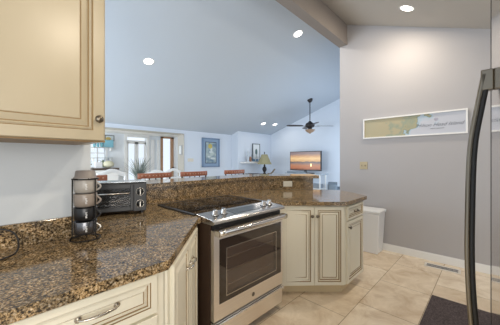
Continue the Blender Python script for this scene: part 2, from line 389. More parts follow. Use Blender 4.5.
# upper cabinet
t = thing('upper_cabinet', 'cream glazed wall cabinet with a round knob hanging at top left', 'cabinet', (-.4, 1.58, 1.40))
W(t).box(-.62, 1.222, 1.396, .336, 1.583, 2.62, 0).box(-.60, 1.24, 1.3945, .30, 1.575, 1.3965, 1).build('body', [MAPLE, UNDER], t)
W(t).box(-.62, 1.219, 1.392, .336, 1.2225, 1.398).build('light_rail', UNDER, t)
fr = FR(0, 1.2185, 0, 0)
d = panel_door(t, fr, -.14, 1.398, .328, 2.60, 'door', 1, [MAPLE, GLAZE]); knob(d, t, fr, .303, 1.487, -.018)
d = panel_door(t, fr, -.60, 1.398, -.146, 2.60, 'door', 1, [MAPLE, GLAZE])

# ------------------------------------------------ counters, splash, bar
c_ = 2.368
cx = (c_-.697*.985)/.717
t = thing('countertop', 'brown speckled granite countertop running around the corner and over the peninsula', 'countertop', (.5, 1.5, .875))
poly = [(-1.0, .92), (.481, .922), (.974, 1.446), (1.0, 1.448), (1.0, 2.05), (1.774, 2.05), (1.774, (c_-.717*1.774)/.697), (cx, .985), (2.88, .985), (2.915, 1.005), (3.20, 1.44), (3.02, 1.71), (2.53, 2.22), (.37, 2.22), (.37, 1.583), (-1.0, 1.583)]
W(t).prism(poly, .876, .914).build('worktop', GRAN, t, .006, 3)
W(t).box(-1.0, 1.563, .914, .365, 1.583, 1.020).build('backsplash', GRAN, t, .002)
# raised bar: pony wall, granite face, slab
q0 = Vector((2.53, 2.225)); q1 = q0+Rv*.69
def off(p, a): return (p.x+Fv.x*a, p.y+Fv.y*a)
k2 = math.tan(R(22.9))
S_(MB().prism([(.37, 2.24), (q0.x+.012, 2.24), off(q1, .018), off(q1, .12), (q0.x+.05, 2.345), (.37, 2.345)], 0, 1.066), 'wall_pony', WALLL)
t = thing('raised_bar', 'raised granite breakfast bar with a speckled splash behind the cooktop', 'bar counter', (1.5, 2.4, .914))
W(t).prism([(.37, 2.222), (q0.x, 2.222), (q1.x, q1.y), off(q1, .017), (q0.x+.010, 2.239), (.37, 2.239)], .9145, 1.066).build('backsplash', GRAN, t)
a0 = q0-Fv*.03; e0 = q1-Fv*.03+Rv*.075
bx = q0.x-.02
W(t).prism([(.30, 2.19), (bx-.005, 2.19), (e0.x, e0.y), (e0.x+Fv.x*.40, e0.y+Fv.y*.40), (bx+.16, 2.60), (.30, 2.60)], 1.067, 1.103).build('bar_top', GRAN, t, .007, 3)
# outlet on splash
oc = q1-Rv*.345
fr = FR(oc.x, oc.y, .990, math.atan2(Rv.y, Rv.x))
t = thing('outlet_plate', 'almond outlet plate set sideways in the granite splash behind the peninsula', 'outlet', (oc.x-Fv.x*.0005, oc.y-Fv.y*.0005, .990), math.atan2(Rv.y, Rv.x))
MB().box(-.060, -.007, -.037, .060, 0, .037).build('plate', OUTLET, t, .002)
MB().box(-.034, -.009, -.016, -.006, -.006, .016).build('socket', OUTLET, t, .003); MB().box(.006, -.009, -.016, .034, -.006, .016).build('socket', OUTLET, t, .003)

# ------------------------------------------------ range
t = thing('range_oven', 'stainless steel slide-in electric range with glass oven door between the cabinets', 'stove', (1.006, 1.355, 0))
MB().box(0, .0, .05, .762, .68, .885).build('body', DBROWN, t)
MB().box(.02, .05, 0, .742, .6, .05).build('base', BLACK, t)
# oven door: steel frame with opening
x0, x1, z0, z1 = .004, .758, .228, .838; gx0, gx1, gz0, gz1 = .050, .735, .335, .775
d = MB().box(x0, -.038, z0, gx0, -.004, z1).box(gx1, -.038, z0, x1, -.004, z1).box(gx0, -.038, z0, gx1, -.004, gz0).box(gx0, -.038, gz1, gx1, -.004, z1).build('oven_door', STEEL, t)
ix0, ix1, iz0, iz1 = .115, .665, .375, .70
MB().box(gx0, -.040, gz0, ix0, -.028, gz1).box(ix1, -.040, gz0, gx1, -.028, gz1).box(ix0, -.040, gz0, ix1, -.028, iz0).box(ix0, -.040, iz1, ix1, -.028, gz1).build('window_border', OVENG, d)
MB().box(ix0, -.0395, iz0, ix1, -.036, iz1).build('window_glass', OVENP, d)
MB().box(ix0, -.006, iz0, ix1, -.001, iz1).build('oven_interior', CAVITY, d)
m = MB()
for z in (.43, .53, .62):
    m.tube([(ix0, -.012, z), (ix1, -.012, z)], .0035, 6)
    for i in range(28): m.tube([(ix0+.01+i*.0197, -.010, z-.012), (ix0+.01+i*.0197, -.010, z)], .0018, 5)
m.build('oven_rack', NICKEL, d)
m = MB(); e = .005
for a, b, c, g in ((ix0-e, iz0-e, ix1+e, iz0), (ix0-e, iz1, ix1+e, iz1+e), (ix0-e, iz0, ix0, iz1), (ix1, iz0, ix1+e, iz1)): m.box(a, -.0412, b, c, -.0398, g)
m.build('window_trim', NICKEL, d)
# wide handle
MB().sweep([(.012+.738*i/14, -.088-.012*math.sin(math.pi*i/14), .832) for i in range(15)], .013, .017).build('door_handle', CHROME, d)
MB().box(.006, -.09, .805, .036, -.0385, .85).build('handle_bracket', CHROME, d, .006)
MB().box(.726, -.09, .805, .756, -.0385, .85).build('handle_bracket', CHROME, d, .006)
# emblem
MB().lathe([(.016, 0), (.016, .001), (.014, .0015)], (.385, -.0382, .275), 24, axis=(0, -1, 0)).tube([(.385+.0125*math.cos(a), -.040, .275+.0125*math.sin(a)) for a in [i*math.pi/10 for i in range(20)]], .0012, 6, closed=True).tube([(.379, -.0402, .279), (.381, -.0402, .270), (.386, -.0402, .274), (.390, -.0402, .280), (.392, -.0402, .270)], .0009, 5).build('emblem', DSTEEL, d)
# storage drawer
d = MB().box(.004, -.036, .062, .758, -.002, .214).build('storage_drawer', STEEL, t, .004)
MB().box(.02, -.052, .196, .742, -.036, .210).box(.005, -.060, .190, .035, -.036, .212).box(.727, -.060, .190, .757, -.036, .212).build('drawer_lip', CHROME, d, .004)
MB().box(.006, -.02, .2145, .756, -.0005, .2275).build('drawer_gap', BLACK, t)
MB().box(.01, -.018, .8385, .752, -.0005, .872).build('vent_strip', BLACK, t)
# control panel (sloped)
px0, px1 = -.004, .776
sec = [(.155, .9285), (-.030, .912), (-.050, .902), (-.050, .884), (-.030, .876), (.155, .876)]
m = MB(); n = len(sec); vs = [(x, y, z) for x in (px0, px1) for y, z in sec]
m.add(vs, [tuple(range(n)), tuple(range(n, 2*n))[::-1]]+[((i+1) % n, i, n+i, n+(i+1) % n) for i in range(n)])
cp = m.build('control_panel', mat('panel_steel', (.50, .48, .46), .25, 1), t, .003)
def pz(y): return .9285+(y-.155)*(.0165/.185)
MB().add([(x, y, pz(y)+dz) for x in (.235, .545) for y in (.01, .115) for dz in (0, .0022)], [(0,1,3,2),(4,6,7,5),(0,4,5,1),(2,3,7,6),(0,2,6,4),(1,5,7,3)]).build('touch_display', mat('grey_display', (.07, .085, .10), .15), cp)
for x in (.085, .165, .612, .688):
    MB().lathe([(.029, -.002), (.029, .003), (0, .003)], (x, .055, pz(.055)), 20, axis=(0, -.09, 1)).build('knob_skirt', BLACK, cp)
    MB().lathe([(.024, .003), (.024, .007), (.022, .009), (.019, .012), (.018, .034), (.015, .037), (0, .037)], (x, .055, pz(.055)), 20, axis=(0, -.09, 1)).box(x-.004, .035, pz(.055)+.030, x+.004, .075, pz(.055)+.043).build('control_knob', CHROME, cp)
# cooktop
ck = MB().box(.0, .157, .9155, .768, .715, .925).build('cooktop', BGLASS, t, .003)
MB().box(-.022, .17, .9145, .004, .722, .924).box(.764, .17, .9145, .808, .722, .924).box(-.022, .714, .9145, .808, .732, .9265).build('cooktop_trim', BLACK, ck, .002)
BR = mat('burner_print', (.12, .12, .12), .3)
for x, y, rr in ((.20, .30, .10), (.56, .30, .085), (.20, .57, .075), (.57, .57, .10)):
    for k in (rr, rr*.62): MB().tube([(x+k*math.cos(i*math.pi/16), y+k*math.sin(i*math.pi/16), .9251) for i in range(32)], .0007, 4, closed=True).build('burner_ring', BR, ck)

# ------------------------------------------------ counter objects
# mug rack
MXY = (.317, 1.475)
t = thing('mug_rack', 'black wire rack holding a tower of mugs on the granite counter by the wall', 'rack', (MXY[0], MXY[1], .9145), R(-36))
m = MB(); rr = .056
ring = lambda z, r_: [(r_*math.cos(i*math.pi/16), r_*math.sin(i*math.pi/16), z) for i in range(32)]
m.tube(ring(.005, .066), .003, 6, closed=True).tube(ring(.305, .057), .003, 6, closed=True)
for a in (100, 225, 340):
    a = R(a); c, s = math.cos(a), math.sin(a)
    m.tube([(c*.066, s*.066, .004), (c*.058, s*.058, .03), (c*.0575, s*.0575, .307)], .003, 6)
for a in (0, 60, 120): a = R(a); m.tube([(-.056*math.cos(a), -.056*math.sin(a), .022), (.056*math.cos(a), .056*math.sin(a), .022)], .0022, 6)
m.build('wire_frame', IRON, t)
# four mugs and one upturned on top
def mug(z, col, label, metal=.0, rough=.3):
    mm = mat('mug_glaze', col, rough, metal)
    o = thing('mug', label, 'mug', (MXY[0], MXY[1], .9145+z), R(-36), 'mugs stacked in the wire rack')
    MB().lathe([(.030, .0), (.040, .002), (.049, .010), (.0515, .03), (.0515, .066), (.0505, .068), (.047, .066), (.047, .012), (0, .010)], seg=32).build('cup', mm, o)
    MB().tube([(.050+.026*math.sin(math.pi*i/12), -.012, .058-.046*i/12) for i in range(13)], .0045, 8).build('handle', NICKEL if metal else mm, o)
    # white vertical lettering strokes on the side facing the room
    m2 = MB()
    for i in range(7):
        a = R(-62); z_ = .020+i*.0042
        for k in (-1, 1):
            if (i*3+k) % 4 == 0: continue
            a2 = a+k*.045; m2.box(.0517*math.cos(a2)-.0012, .0517*math.sin(a2)-.0012, z_, .0517*math.cos(a2)+.0012, .0517*math.sin(a2)+.0012, z_+.003)
        m2.box(.0517*math.cos(a)-.001, .0517*math.sin(a)-.001, z_, .0517*math.cos(a)+.001, .0517*math.sin(a)+.001, z_+.0022)
    m2.build('lettering', WHITE, o)
    return o
mug(.026, (.16, .16, .17), 'dark steel grey mug at the bottom of the mug tower', .85, .25)
mug(.095, (.012, .012, .013), 'black mug second from the bottom of the mug tower')
mug(.164, (.30, .25, .21), 'taupe mug third from the bottom of the mug tower')
mug(.233, (.40, .37, .33), 'pale grey mug at the top of the mug tower under the domed cap')
o = tag(MB().lathe([(.052, 0), (.052, .004), (.047, .006), (.043, .034), (.040, .038), (0, .039)], seg=32).build('domed_cap', mat('taupe_lid', (.27, .24, .22), .4)), 'grey domed cap resting on top of the mug tower', 'cap')
o.location = (MXY[0], MXY[1], .9145+.309)

# toaster oven
TA = math.atan2(-.096, .276)
t = thing('toaster_oven', 'black countertop toaster oven with two dials in the corner beside the mugs', 'toaster oven', (.795, 1.865, .9145), TA)
Wt, Dt, Ht = .385, .205, .235
MB().box(-Wt, .012, .018, 0, Dt, Ht).build('body', BLACK, t, .008)
MB().box(-Wt+.004, .0, Ht, -.004, Dt-.01, Ht+.006).build('top_plate', mat('grey_steel_top', (.55, .58, .60), .22, .9), t, .002)
MB().box(-.088, .0, .020, -.002, .014, Ht-.006).build('dial_panel', BLACK, t, .003)
dd = MB().box(-Wt+.006, 0, .028, -Wt+.022, .012, Ht-.012).box(-.110, 0, .028, -.092, .012, Ht-.012).box(-Wt+.022, 0, .028, -.110, .012, .058).box(-Wt+.022, 0, Ht-.045, -.110, .012, Ht-.012).build('door', BLACK, t, .002)
MB().box(-Wt+.022, .004, .058, -.110, .008, Ht-.045).build('door_glass', mat('toaster_glass', (.02, .02, .02), .03, alpha=.25), dd)
MB().tube([(-Wt+.03, 0, .158), (-Wt+.03, -.03, .160), (-.118, -.03, .160), (-.118, 0, .158)], .006, 8).build('door_handle', NICKEL, dd)
MB().box(-Wt+.022, .0125, .058, -.110, .0135, Ht-.045).build('interior', mat('toaster_interior', (.05, .055, .03), .5), t)
m = MB()
for i in range(12): m.tube([(-Wt+.03+i*.0207, .010, .075), (-Wt+.036+i*.0207, .010, .100)], .0012, 5)
m.tube([(-Wt+.024, .010, .102), (-.112, .010, .102)], .0022, 5).tube([(-Wt+.024, .010, .074), (-.112, .010, .074)], .0022, 5)
m.build('rack', NICKEL, t)
for z in (.075, .165):
    k = MB().lathe([(.027, 0), (.027, .006), (.020, .008), (.018, .022), (0, .023)], (-.045, 0, z), 20, axis=(0, -1, 0)).build('dial', BLACK, t)
    MB().tube([(-.045+.027*math.cos(i*math.pi/12), -.007, z+.027*math.sin(i*math.pi/12)) for i in range(24)], .002, 6, closed=True).box(-.047, -.026, z-.018, -.043, -.022, z+.018).build('dial_ring', NICKEL, k)
for x in (-Wt+.03, -.03):
    for y in (.03, Dt-.03): MB().cyl((x, y, 0), .011, .019, 10).build('foot', BLACK, t)
# black cord by the wall
pts = [(-.30, 1.52, .9185), (-.16, 1.50, .9185), (-.10, 1.535, .96), (-.04, 1.552, 1.004), (.02, 1.545, 1.008), (.058, 1.53, .985), (.070, 1.50, .945), (.060, 1.455, .920), (.03, 1.41, .9185), (-.04, 1.36, .9185), (-.14, 1.30, .9185), (-.3, 1.27, .9185)]
def smooth(P, n=6):
    out = []; P = [Vector(p) for p in P]
    for i in range(len(P)-1):
        a, b, c, d = P[max(i-1, 0)], P[i], P[i+1], P[min(i+2, len(P)-1)]
        for k in range(n):
            s = k/n; out.append(tuple(.5*((2*b)+(c-a)*s+(2*a-5*b+4*c-d)*s*s+(3*b-3*c+d-a)*s**3)))
    return out+[tuple(P[-1])]
tag(MB().tube(smooth(pts), .0035, 8).build('power_cord', BLACK), 'black power cord looping over the counter at the far left', 'cord')

# ------------------------------------------------ fridge (its long face almost edge-on at the right)
fa = math.atan2(.050, .95)
t = thing('refrigerator', 'stainless steel refrigerator with a long bowed handle at the right edge', 'refrigerator', (1.25, -.002, 0), fa)
MB().box(-.88, -.74, .05, -.003, -.062, 1.86).build('body', mat('dark_fridge_side', (.05, .05, .05), .4), t)
MB().box(-.86, -.70, 0, -.02, -.09, .05).build('base', BLACK, t)
d = MB().box(-.88, -.060, .06, -.004, 0, 1.95).build('door', FRIDGE, t)
MB().box(-.0045, -.060, .06, .001, .0012, 1.95).build('door_edge', BLACK, d)
hx = -.115
hp = smooth([(hx, .014, .50), (hx, .031, .58), (hx, .050, .775), (hx, .0585, .95), (hx, .0585, 1.12), (hx, .0525, 1.35), (hx, .033, 1.50), (hx, .017, 1.60)], 6)
MB().sweep([(x, y+.006, z) for x, y, z in hp], .013, .007, (0, 1, 0)).build('door_handle', DSTEEL, d)
MB().sweep([(x, y-.0065, z) for x, y, z in hp], .0125, .0075, (0, 1, 0)).build('handle_inner_strip', BLACK, d)  # inner half of the handle bar, coloured black
for z_ in (1.545, .45): MB().box(hx-.013, .0, z_, hx+.013, .031, z_+.068).build('handle_bracket', DSTEEL, d, .003)

# ------------------------------------------------ floor items and right wall
t = thing('trash_can', 'white lidded plastic trash can against the right wall past the peninsula', 'trash can', (3.80, 1.27, 0))
def taper(m, hx0, hy0, hx1, hy1, z0, z1):
    vs = [(sx*hx0, sy*hy0, z0) for sx, sy in ((-1,-1),(1,-1),(1,1),(-1,1))]+[(sx*hx1, sy*hy1, z1) for sx, sy in ((-1,-1),(1,-1),(1,1),(-1,1))]
    return m.add(vs, [(3,2,1,0),(4,5,6,7),(0,1,5,4),(1,2,6,5),(2,3,7,6),(3,0,4,7)])
WP = mat('white_plastic', (.78, .79, .80), .35)
taper(MB(), .115, .150, .138, .180, 0, .565).build('bin', WP, t, .012, 3)
taper(taper(MB(), .145, .190, .147, .192, .566, .600), .147, .192, .12, .165, .600, .612).build('lid', WP, t, .005)
t = tag(MB().box(1.95, -.95, .0005, 2.945, .405, .012).build('floor_mat', RUG, None, .004), 'dark charcoal floor mat on the tiles in front of the fridge', 'mat')
t = thing('floor_vent', 'grey metal floor register in the tiles near the right wall', 'vent', (3.785, .42, 0), R(3))
MB().box(-.072, -.175, .0005, .072, .175, .004).build('frame', mat('vent_metal', (.72, .68, .62), .4), t, .002)
m = MB()
for i in range(26):
    for k in (-.024, .024): m.box(k-.020, -.150+i*.0117, .004, k+.020, -.150+i*.0117+.0088, .0046)
m.build('slot', mat('vent_dark', (.05, .07, .10), .4), t)
# chart picture
p0 = on_x(363.3, 120, RW-.02); p1 = on_x(468, 133, RW-.02)
Y0, Y1 = p0[1], p1[1]; Z0, Z1 = 1.638, 1.938
Lp = Y0-Y1; fr = FR(RW-.002, Y0, Z0, R(-90))
t = thing('framed_chart', 'long white-framed nautical chart print on the grey right wall', 'picture', (RW-.002, Y0, Z0), R(-90))
H_ = Z1-Z0; b = .018
MB().box(0, -.030, 0, Lp, 0, b).box(0, -.030, H_-b, Lp, 0, H_).box(0, -.030, b, b, 0, H_-b).box(Lp-b, -.030, b, Lp, 0, H_-b).build('frame', WHITE, t, .002)
mm = mat('chart_paper', (.6, .66, .72), .6); nt = mm.node_tree; bs = nt.nodes['Principled BSDF']
tc = nt.nodes.new('ShaderNodeTexCoord'); sx = nt.nodes.new('ShaderNodeSeparateXYZ'); nt.links.new(tc.outputs['Object'], sx.inputs[0])
nz = nt.nodes.new('ShaderNodeTexNoise'); nz.inputs['Scale'].default_value = 7; nz.inputs['Detail'].default_value = 6; nt.links.new(tc.outputs['Object'], nz.inputs['Vector'])
ma = nt.nodes.new('ShaderNodeMath'); ma.operation = 'MULTIPLY_ADD'; ma.inputs[1].default_value = -1.0; nt.links.new(sx.outputs['X'], ma.inputs[0]); nt.links.new(nz.outputs['Fac'], ma.inputs[2])
mb_ = nt.nodes.new('ShaderNodeMath'); mb_.operation = 'MULTIPLY_ADD'; mb_.inputs[1].default_value = .9; nt.links.new(sx.outputs['Z'], mb_.inputs[0]); nt.links.new(ma.outputs[0], mb_.inputs[2])
rp = ramp(nt, [(0.0, (.50, .52, .58)), (.03, (.46, .52, .60)), (.10, (.38, .50, .58)), (.13, (.20, .24, .18)), (.15, (.38, .35, .22)), (.30, (.28, .32, .24)), (.40, (.42, .37, .24)), (1, (.40, .37, .25))])
ms = nt.nodes.new('ShaderNodeMath'); ms.operation = 'ADD'; ms.inputs[1].default_value = .16; nt.links.new(mb_.outputs[0], ms.inputs[0])
nt.links.new(ms.outputs[0], rp.inputs[0]); nt.links.new(rp.outputs[0], bs.inputs['Base Color'])
MB().box(b, -.010, b, Lp-b, -.004, H_-b).build('chart_print', mm, t)
INK = mat('chart_ink', (.07, .08, .11), .6)
def text(body, size, x, y, z, parent, m, shear=0, name='lettering', ext=.0004):
    cu = bpy.data.curves.new('txt', 'FONT'); cu.body = body; cu.size = size; cu.align_x = 'CENTER'; cu.shear = shear; cu.offset = -.0006 if size > .03 else 0; cu.extrude = ext
    o = bpy.data.objects.new('txt', cu); C.objects.link(o); dg = bpy.context.evaluated_depsgraph_get()
    me = bpy.data.meshes.new_from_object(o.evaluated_get(dg)); me.name = name; me.transform(Matrix.Translation((x, y, z)) @ Matrix.Rotation(R(90), 4, 'X'))
    bpy.data.objects.remove(o); me.materials.clear(); me.materials.append(m)
    n = bpy.data.objects.new(name, me); C.objects.link(n); n.parent = parent; return n
text('Hilton Head Island', .064, Lp*.765, -.0112, .115, t, INK, .5)
text('SOUTH CAROLINA', .017, Lp*.755, -.0112, .080, t, INK)
m = MB()
cxp, czp = Lp*.745, .205
m.tube([(cxp+.018*math.cos(i*math.pi/10), -.0105, czp+.018*math.sin(i*math.pi/10)) for i in range(20)], .0014, 5, closed=True)
for i in range(4):
    a = i*math.pi/4; m.tube([(cxp-.024*math.cos(a), -.0105, czp-.024*math.sin(a)), (cxp+.024*math.cos(a), -.0105, czp+.024*math.sin(a))], .0011, 4)
m.build('compass_rose', mat('rose_ink', (.30, .25, .35), .6), t)
# switch plate
t = thing('switch_plate', 'tan double switch plate on the grey wall below the chart', 'light switch', (RW-.001, 1.405, 1.23), R(-90))
MB().box(-.058, -.007, -.058, .058, 0, .058).build('plate', BRASSP, t, .002)
for x in (-.025, .025): MB().box(x-.006, -.016, -.012, x+.006, -.006, .012).build('switch', mat('switch_dark', (.25, .20, .12), .4), t, .002)

# ------------------------------------------------ ceiling lights
LENS = mat('lamp_lens', (1, .95, .85), .4, emis=(1, .90, .74), es=9)
LENSC = mat('lamp_lens_cool', (1, 1, 1), .4, emis=(1, .97, .92), es=7)
def downlight(x, y, f, slope, label, lens, power, col, group, r=.066, blend=None):
    z = f(y); t = thing('recessed_light', label, 'ceiling light', (x, y, z), 0, group)
    mx = Matrix.Rotation(math.atan(slope), 4, 'X')
    m = MB(frame=mx); m.lathe([(r, .0), (r+.018, -.003), (r+.020, .0)], seg=32); m.build('trim_ring', WHITE, t)
    m = MB(frame=mx); m.lathe([(0, -.0015), (r, -.0015), (r, .0)], seg=32); m.build('lens', lens, t)
    l = bpy.data.lights.new('lamp_light', 'AREA'); l.shape = 'DISK'; l.size = r*1.9; l.energy = power; l.color = col
    o = bpy.data.objects.new('lamp_light', l); C.objects.link(o); o.parent = t; o.location = (0, 0, -.012); o.rotation_euler = (math.atan(slope), 0, 0)
    return t
WARM = (1, .86, .68)
downlight(3.40, .71, kc, .409, 'recessed ceiling light in the kitchen ceiling above the grey wall', LENS, 16, WARM, None)
downlight(1.6, .55, kc, .409, 'recessed kitchen ceiling light above the range, out of view', LENS, 16, WARM, 'kitchen lights out of view')
downlight(.5, -.6, kc, .409, 'recessed kitchen ceiling light behind the camera, out of view', LENS, 14, WARM, 'kitchen lights out of view')
downlight(1.67, 3.84, lc, -.34, 'recessed light high on the left of the sloped living ceiling', LENSC, 8, (1, .95, .88), None)
downlight(3.47, 2.27, lc, -.34, 'recessed light in the sloped living ceiling near the beam', LENSC, 8, (1, .95, .88), None)
downlight(5.80, 5.06, lc, -.34, 'recessed light low on the living ceiling, left of the pair above the lamp', LENSC, 2.5, (1, .92, .82), None)
downlight(6.30, 5.0, lc, -.34, 'recessed light low on the living ceiling, right of the pair above the lamp', LENSC, 2.5, (1, .92, .82), None)

# ------------------------------------------------ ceiling fan
fx, fy = 5.98, 3.53; fz = lc(fy)
t = thing('ceiling_fan', 'dark bronze ceiling fan on a long rod in the living room', 'ceiling fan', (fx, fy, fz))
hubz = -.72
MB().lathe([(0, .03), (.075, .02), (.07, -.03), (.04, -.07), (.015, -.085)], seg=20).build('canopy', BRONZE, t)
MB().cyl((0, 0, hubz+.12), .013, -hubz-.16, 10).build('rod', BRONZE, t)
MB().lathe([(.03, hubz+.13), (.05, hubz+.10), (.11, hubz+.07), (.13, hubz+.02), (.11, hubz-.03), (.06, hubz-.05), (.05, hubz-.08), (.10, hubz-.10)], seg=24).build('motor_housing', BRONZE, t)
MB().lathe([(.135, hubz-.10), (.12, hubz-.135), (.08, hubz-.17), (.03, hubz-.19), (.015, hubz-.21)], seg=24).build('light_bowl', mat('amber_glass', (.30, .20, .13), .3), t)
for i in range(4):
    a = R(-43+i*90); fm = Matrix.Rotation(a, 4, 'Z') @ Matrix.Rotation(R(9), 4, 'X')
    m = MB(frame=Matrix.Translation((0, 0, hubz)) @ fm)
    b_ = m.prism([(.20, -.045), (.30, -.062), (.55, -.068), (.62, -.05), (.65, 0), (.62, .05), (.55, .068), (.30, .062), (.20, .045)], .0, .008).build('blade', BRONZE, t)
    MB(frame=Matrix.Translation((0, 0, hubz)) @ fm).sweep([(.10, 0, -.012), (.17, 0, -.004), (.26, 0, -.004)], .018, .004).build('blade_iron', IRON, b_)

# ------------------------------------------------ bar stools
def make_stool():
    t = thing('bar_stool', '', 'bar stool', (0, 0, 0))
    rl = MB().sweep([(-.225+.45*i/10, .03-.03*math.sin(math.pi*i/10)+.0, 1.112) for i in range(11)], .014, .033).build('back_rail', REDWOOD, t)
    ps = mat('pale_stud', (.55, .40, .30), .5)
    for i in range(9): MB().ball((-.18+.045*i, .03-.03*math.sin(math.pi*(i+1)/10)-.014, 1.114), .007, .004, .007, 8).build('rail_stud', ps, rl)
    for s in (-1, 1):
        MB().tube([(s*.19, .0, 0), (s*.19, .02, .68), (s*.205, .025, 1.11)], .011, 8).build('leg', IRON, t)
        MB().tube([(s*.19, -.38, 0), (s*.18, -.36, .68)], .011, 8).build('leg', IRON, t)
    MB().tube([(-.19, -.38, .22), (.19, -.38, .22)], .009, 6).tube([(-.19, 0, .22), (.19, 0, .22)], .009, 6).tube([(-.19, -.38, .30), (-.19, 0, .30)], .009, 6).tube([(.19, -.38, .30), (.19, 0, .30)], .009, 6).build('stretcher', IRON, t)
    MB().rbox(-.20, -.39, .68, .20, .01, .73, .05).build('seat', mat('tan_cushion', (.45, .36, .26), .8), t, .012)
    m = MB()
    for s in (-1, 0, 1): m.tube([(s*.08, .015, .74), (s*.10, .0, .92), (s*.08, .015, 1.10)], .007, 6)
    m.build('back_spindle', IRON, t)
    return t
st = make_stool()
names = ['bar stool with red-brown top rail right behind the toaster oven, nearest the mugs', 'bar stool with red-brown top rail behind the bar, in front of the spiky plant',
         'bar stool with red-brown top rail below the framed blue artwork', 'bar stool with red-brown top rail farthest along the bar, nearest the lamp']
for i, (x, l) in enumerate(zip((.66, 1.455, 2.05, 2.86), names)):
    o = st if i == 0 else copy_tree(st)
    o.location = (x, 3.12, 0); o['label'] = l; o['group'] = 'bar stools behind the raised bar'
    for c in kids(o): c.parent = o

# ------------------------------------------------ dining area
def make_dchair():
    t = thing('dining_chair', '', 'chair', (0, 0, 0))
    P = []
    for i in range(17):
        s = -1+i/8; P.append((s*.22, 0, 1.02+.06*math.cos(s*math.pi/2)**2))
    WC = mat('white_chair_paint', (.74, .76, .77), .35)
    MB().sweep(P, .012, .03).build('crest_rail', WC, t)
    MB().box(-.20, -.012, .86, .20, .012, .92).build('back_slat', WC, t, .004); MB().box(-.20, -.012, .72, .20, .012, .77).build('back_slat', WC, t, .004)
    MB().rbox(-.22, .0, .44, .22, .42, .475, .03).build('seat', WC, t, .005)
    for s in (-1, 1):
        MB().box(s*.21-.018, -.018, 0, s*.21+.018, .018, 1.02).build('leg', WC, t, .004)
        MB().box(s*.20-.018, .38, 0, s*.20+.018, .416, .44).build('leg', WC, t, .004)
    return t
dc = make_dchair()
for i, (u, v, Y, rz, l) in enumerate(((112, 170, 4.25, 8, 'white dining chair with arched back seen above the toaster oven'),
                                      (157, 170, 4.6, -5, 'white dining chair behind the gap between the middle bar stools, left of two'),
                                      (173.5, 170.5, 5.15, 6, 'white dining chair below the wood-framed door, right of two'))):
    o = dc if i == 0 else copy_tree(dc); p = on_y(u, v, Y); o.location = (p[0], Y, 0); o.rotation_euler = (0, 0, R(rz)); o['label'] = l; o['group'] = 'white dining chairs'
    for c in kids(o): c.parent = o
    o.scale = (.86, .86, 1.02) if i else (1, 1, 1.06)
t = thing('dining_table', 'white dining table mostly hidden behind the raised bar', 'table', (1.70, 5.62, 0))
MB().rbox(-.65, -.40, .72, .65, .22, .75, .05).build('tabletop', WHITE, t, .004)
for sx in (-1, 1):
    for sy in (-.34, .17): MB().box(sx*.56-.025, sy-.025, 0, sx*.56+.025, sy+.025, .72).build('leg', WHITE, t)
px, _, _ = on_y(139.5, 170, 5.5)
t = thing('spiky_plant', 'spiky grey-green grass plant in a pot on the dining table', 'plant', (px, 5.5, .7505))
MB().lathe([(.06, 0), (.085, .12), (.08, .12), (.06, .1)], seg=18).build('pot', WHITE, t)
m = MB()
for i in range(110):
    a = random.random()*6.283; le = .25+.36*random.random(); sp = .02+.30*random.random()**1.3
    p = [(.02*math.cos(a), .02*math.sin(a), .10)]; p += [((.02+sp*k**1.6)*math.cos(a), (.02+sp*k**1.6)*math.sin(a), .10+le*k*(1-.12*k)) for k in (.33, .66, 1)]
    m.tube(p, [.005, .005, .004, .001], 4)
m.build('blades', GRASS, t)

# sunroom furniture: sideboard, shelves, bowl
sx0, sx1 = on_y(91, 0, BY-.3)[0], on_y(118, 0, BY-.3)[0]; sz = on_y(105, 168, BY-.3)[2]
t = thing('sideboard', 'dark wood topped sideboard under the sunroom window', 'sideboard', (sx0, BY-.42, 0))
MB().box(0, 0, sz-.06, sx1-sx0, .36, sz).build('top', mat('dark_walnut', (.07, .045, .03), .4), t, .004)
MB().box(.02, .02, .06, sx1-sx0-.02, .35, sz-.06).build('body', WHITE, t)
p = on_y(108.5, 168, BY-.25)
t = tag(MB().ball((0, 0, .105), .15, .12, .105).build('cream_gourd', mat('cream_ceramic', (.62, .60, .42), .4, noise=(9, (.72, .70, .55)))), 'round cream gourd ornament on the sideboard', 'ornament'); t.location = (p[0], BY-.25, sz+.0005)
p = on_y(98.5, 168, BY-.25)
t = thing('gift_bag', 'small white paper bag on the sideboard beside the cream gourd', 'bag', (p[0], BY-.25, sz+.0005))
MB().box(-.09, -.04, 0, .09, .04, .17).build('bag', mat('white_paper', (.80, .80, .82), .6), t, .003)
MB().tube([(-.04, -.042, .16), (-.03, -.042, .22), (.03, -.042, .22), (.04, -.042, .16)], .004, 6).build('handle', IRON, t)
AQ = mat('aqua_glass', (.16, .42, .50), .1, spec=.7); 
for z, lab, u0, u1 in ((on_y(100, 147, BY-.2)[2], 'upper white wall shelf of aqua glassware in front of the sunroom window', 92, 112.5), (on_y(100, 157.5, BY-.2)[2], 'lower white wall shelf across the sunroom window', 92, 112.5)):
    a, b = on_y(u0, 0, BY-.15)[0], on_y(u1, 0, BY-.15)[0]
    t = thing('wall_shelf', lab, 'shelf', (a, BY-.02, z)); MB().box(0, -.18, -.022, b-a, 0, 0).build('board', mat('grey_shelf', (.45, .50, .50), .4), t, .002)
    for x in (.04, b-a-.04): MB().box(x-.01, -.15, -.10, x+.01, 0, -.022).build('bracket', WHITE, t)
z = on_y(100, 147, BY-.2)[2]
tum = MB().lathe([(.032, 0), (.042, .13), (.038, .13), (.03, .01), (0, .01)], seg=14)
first = None
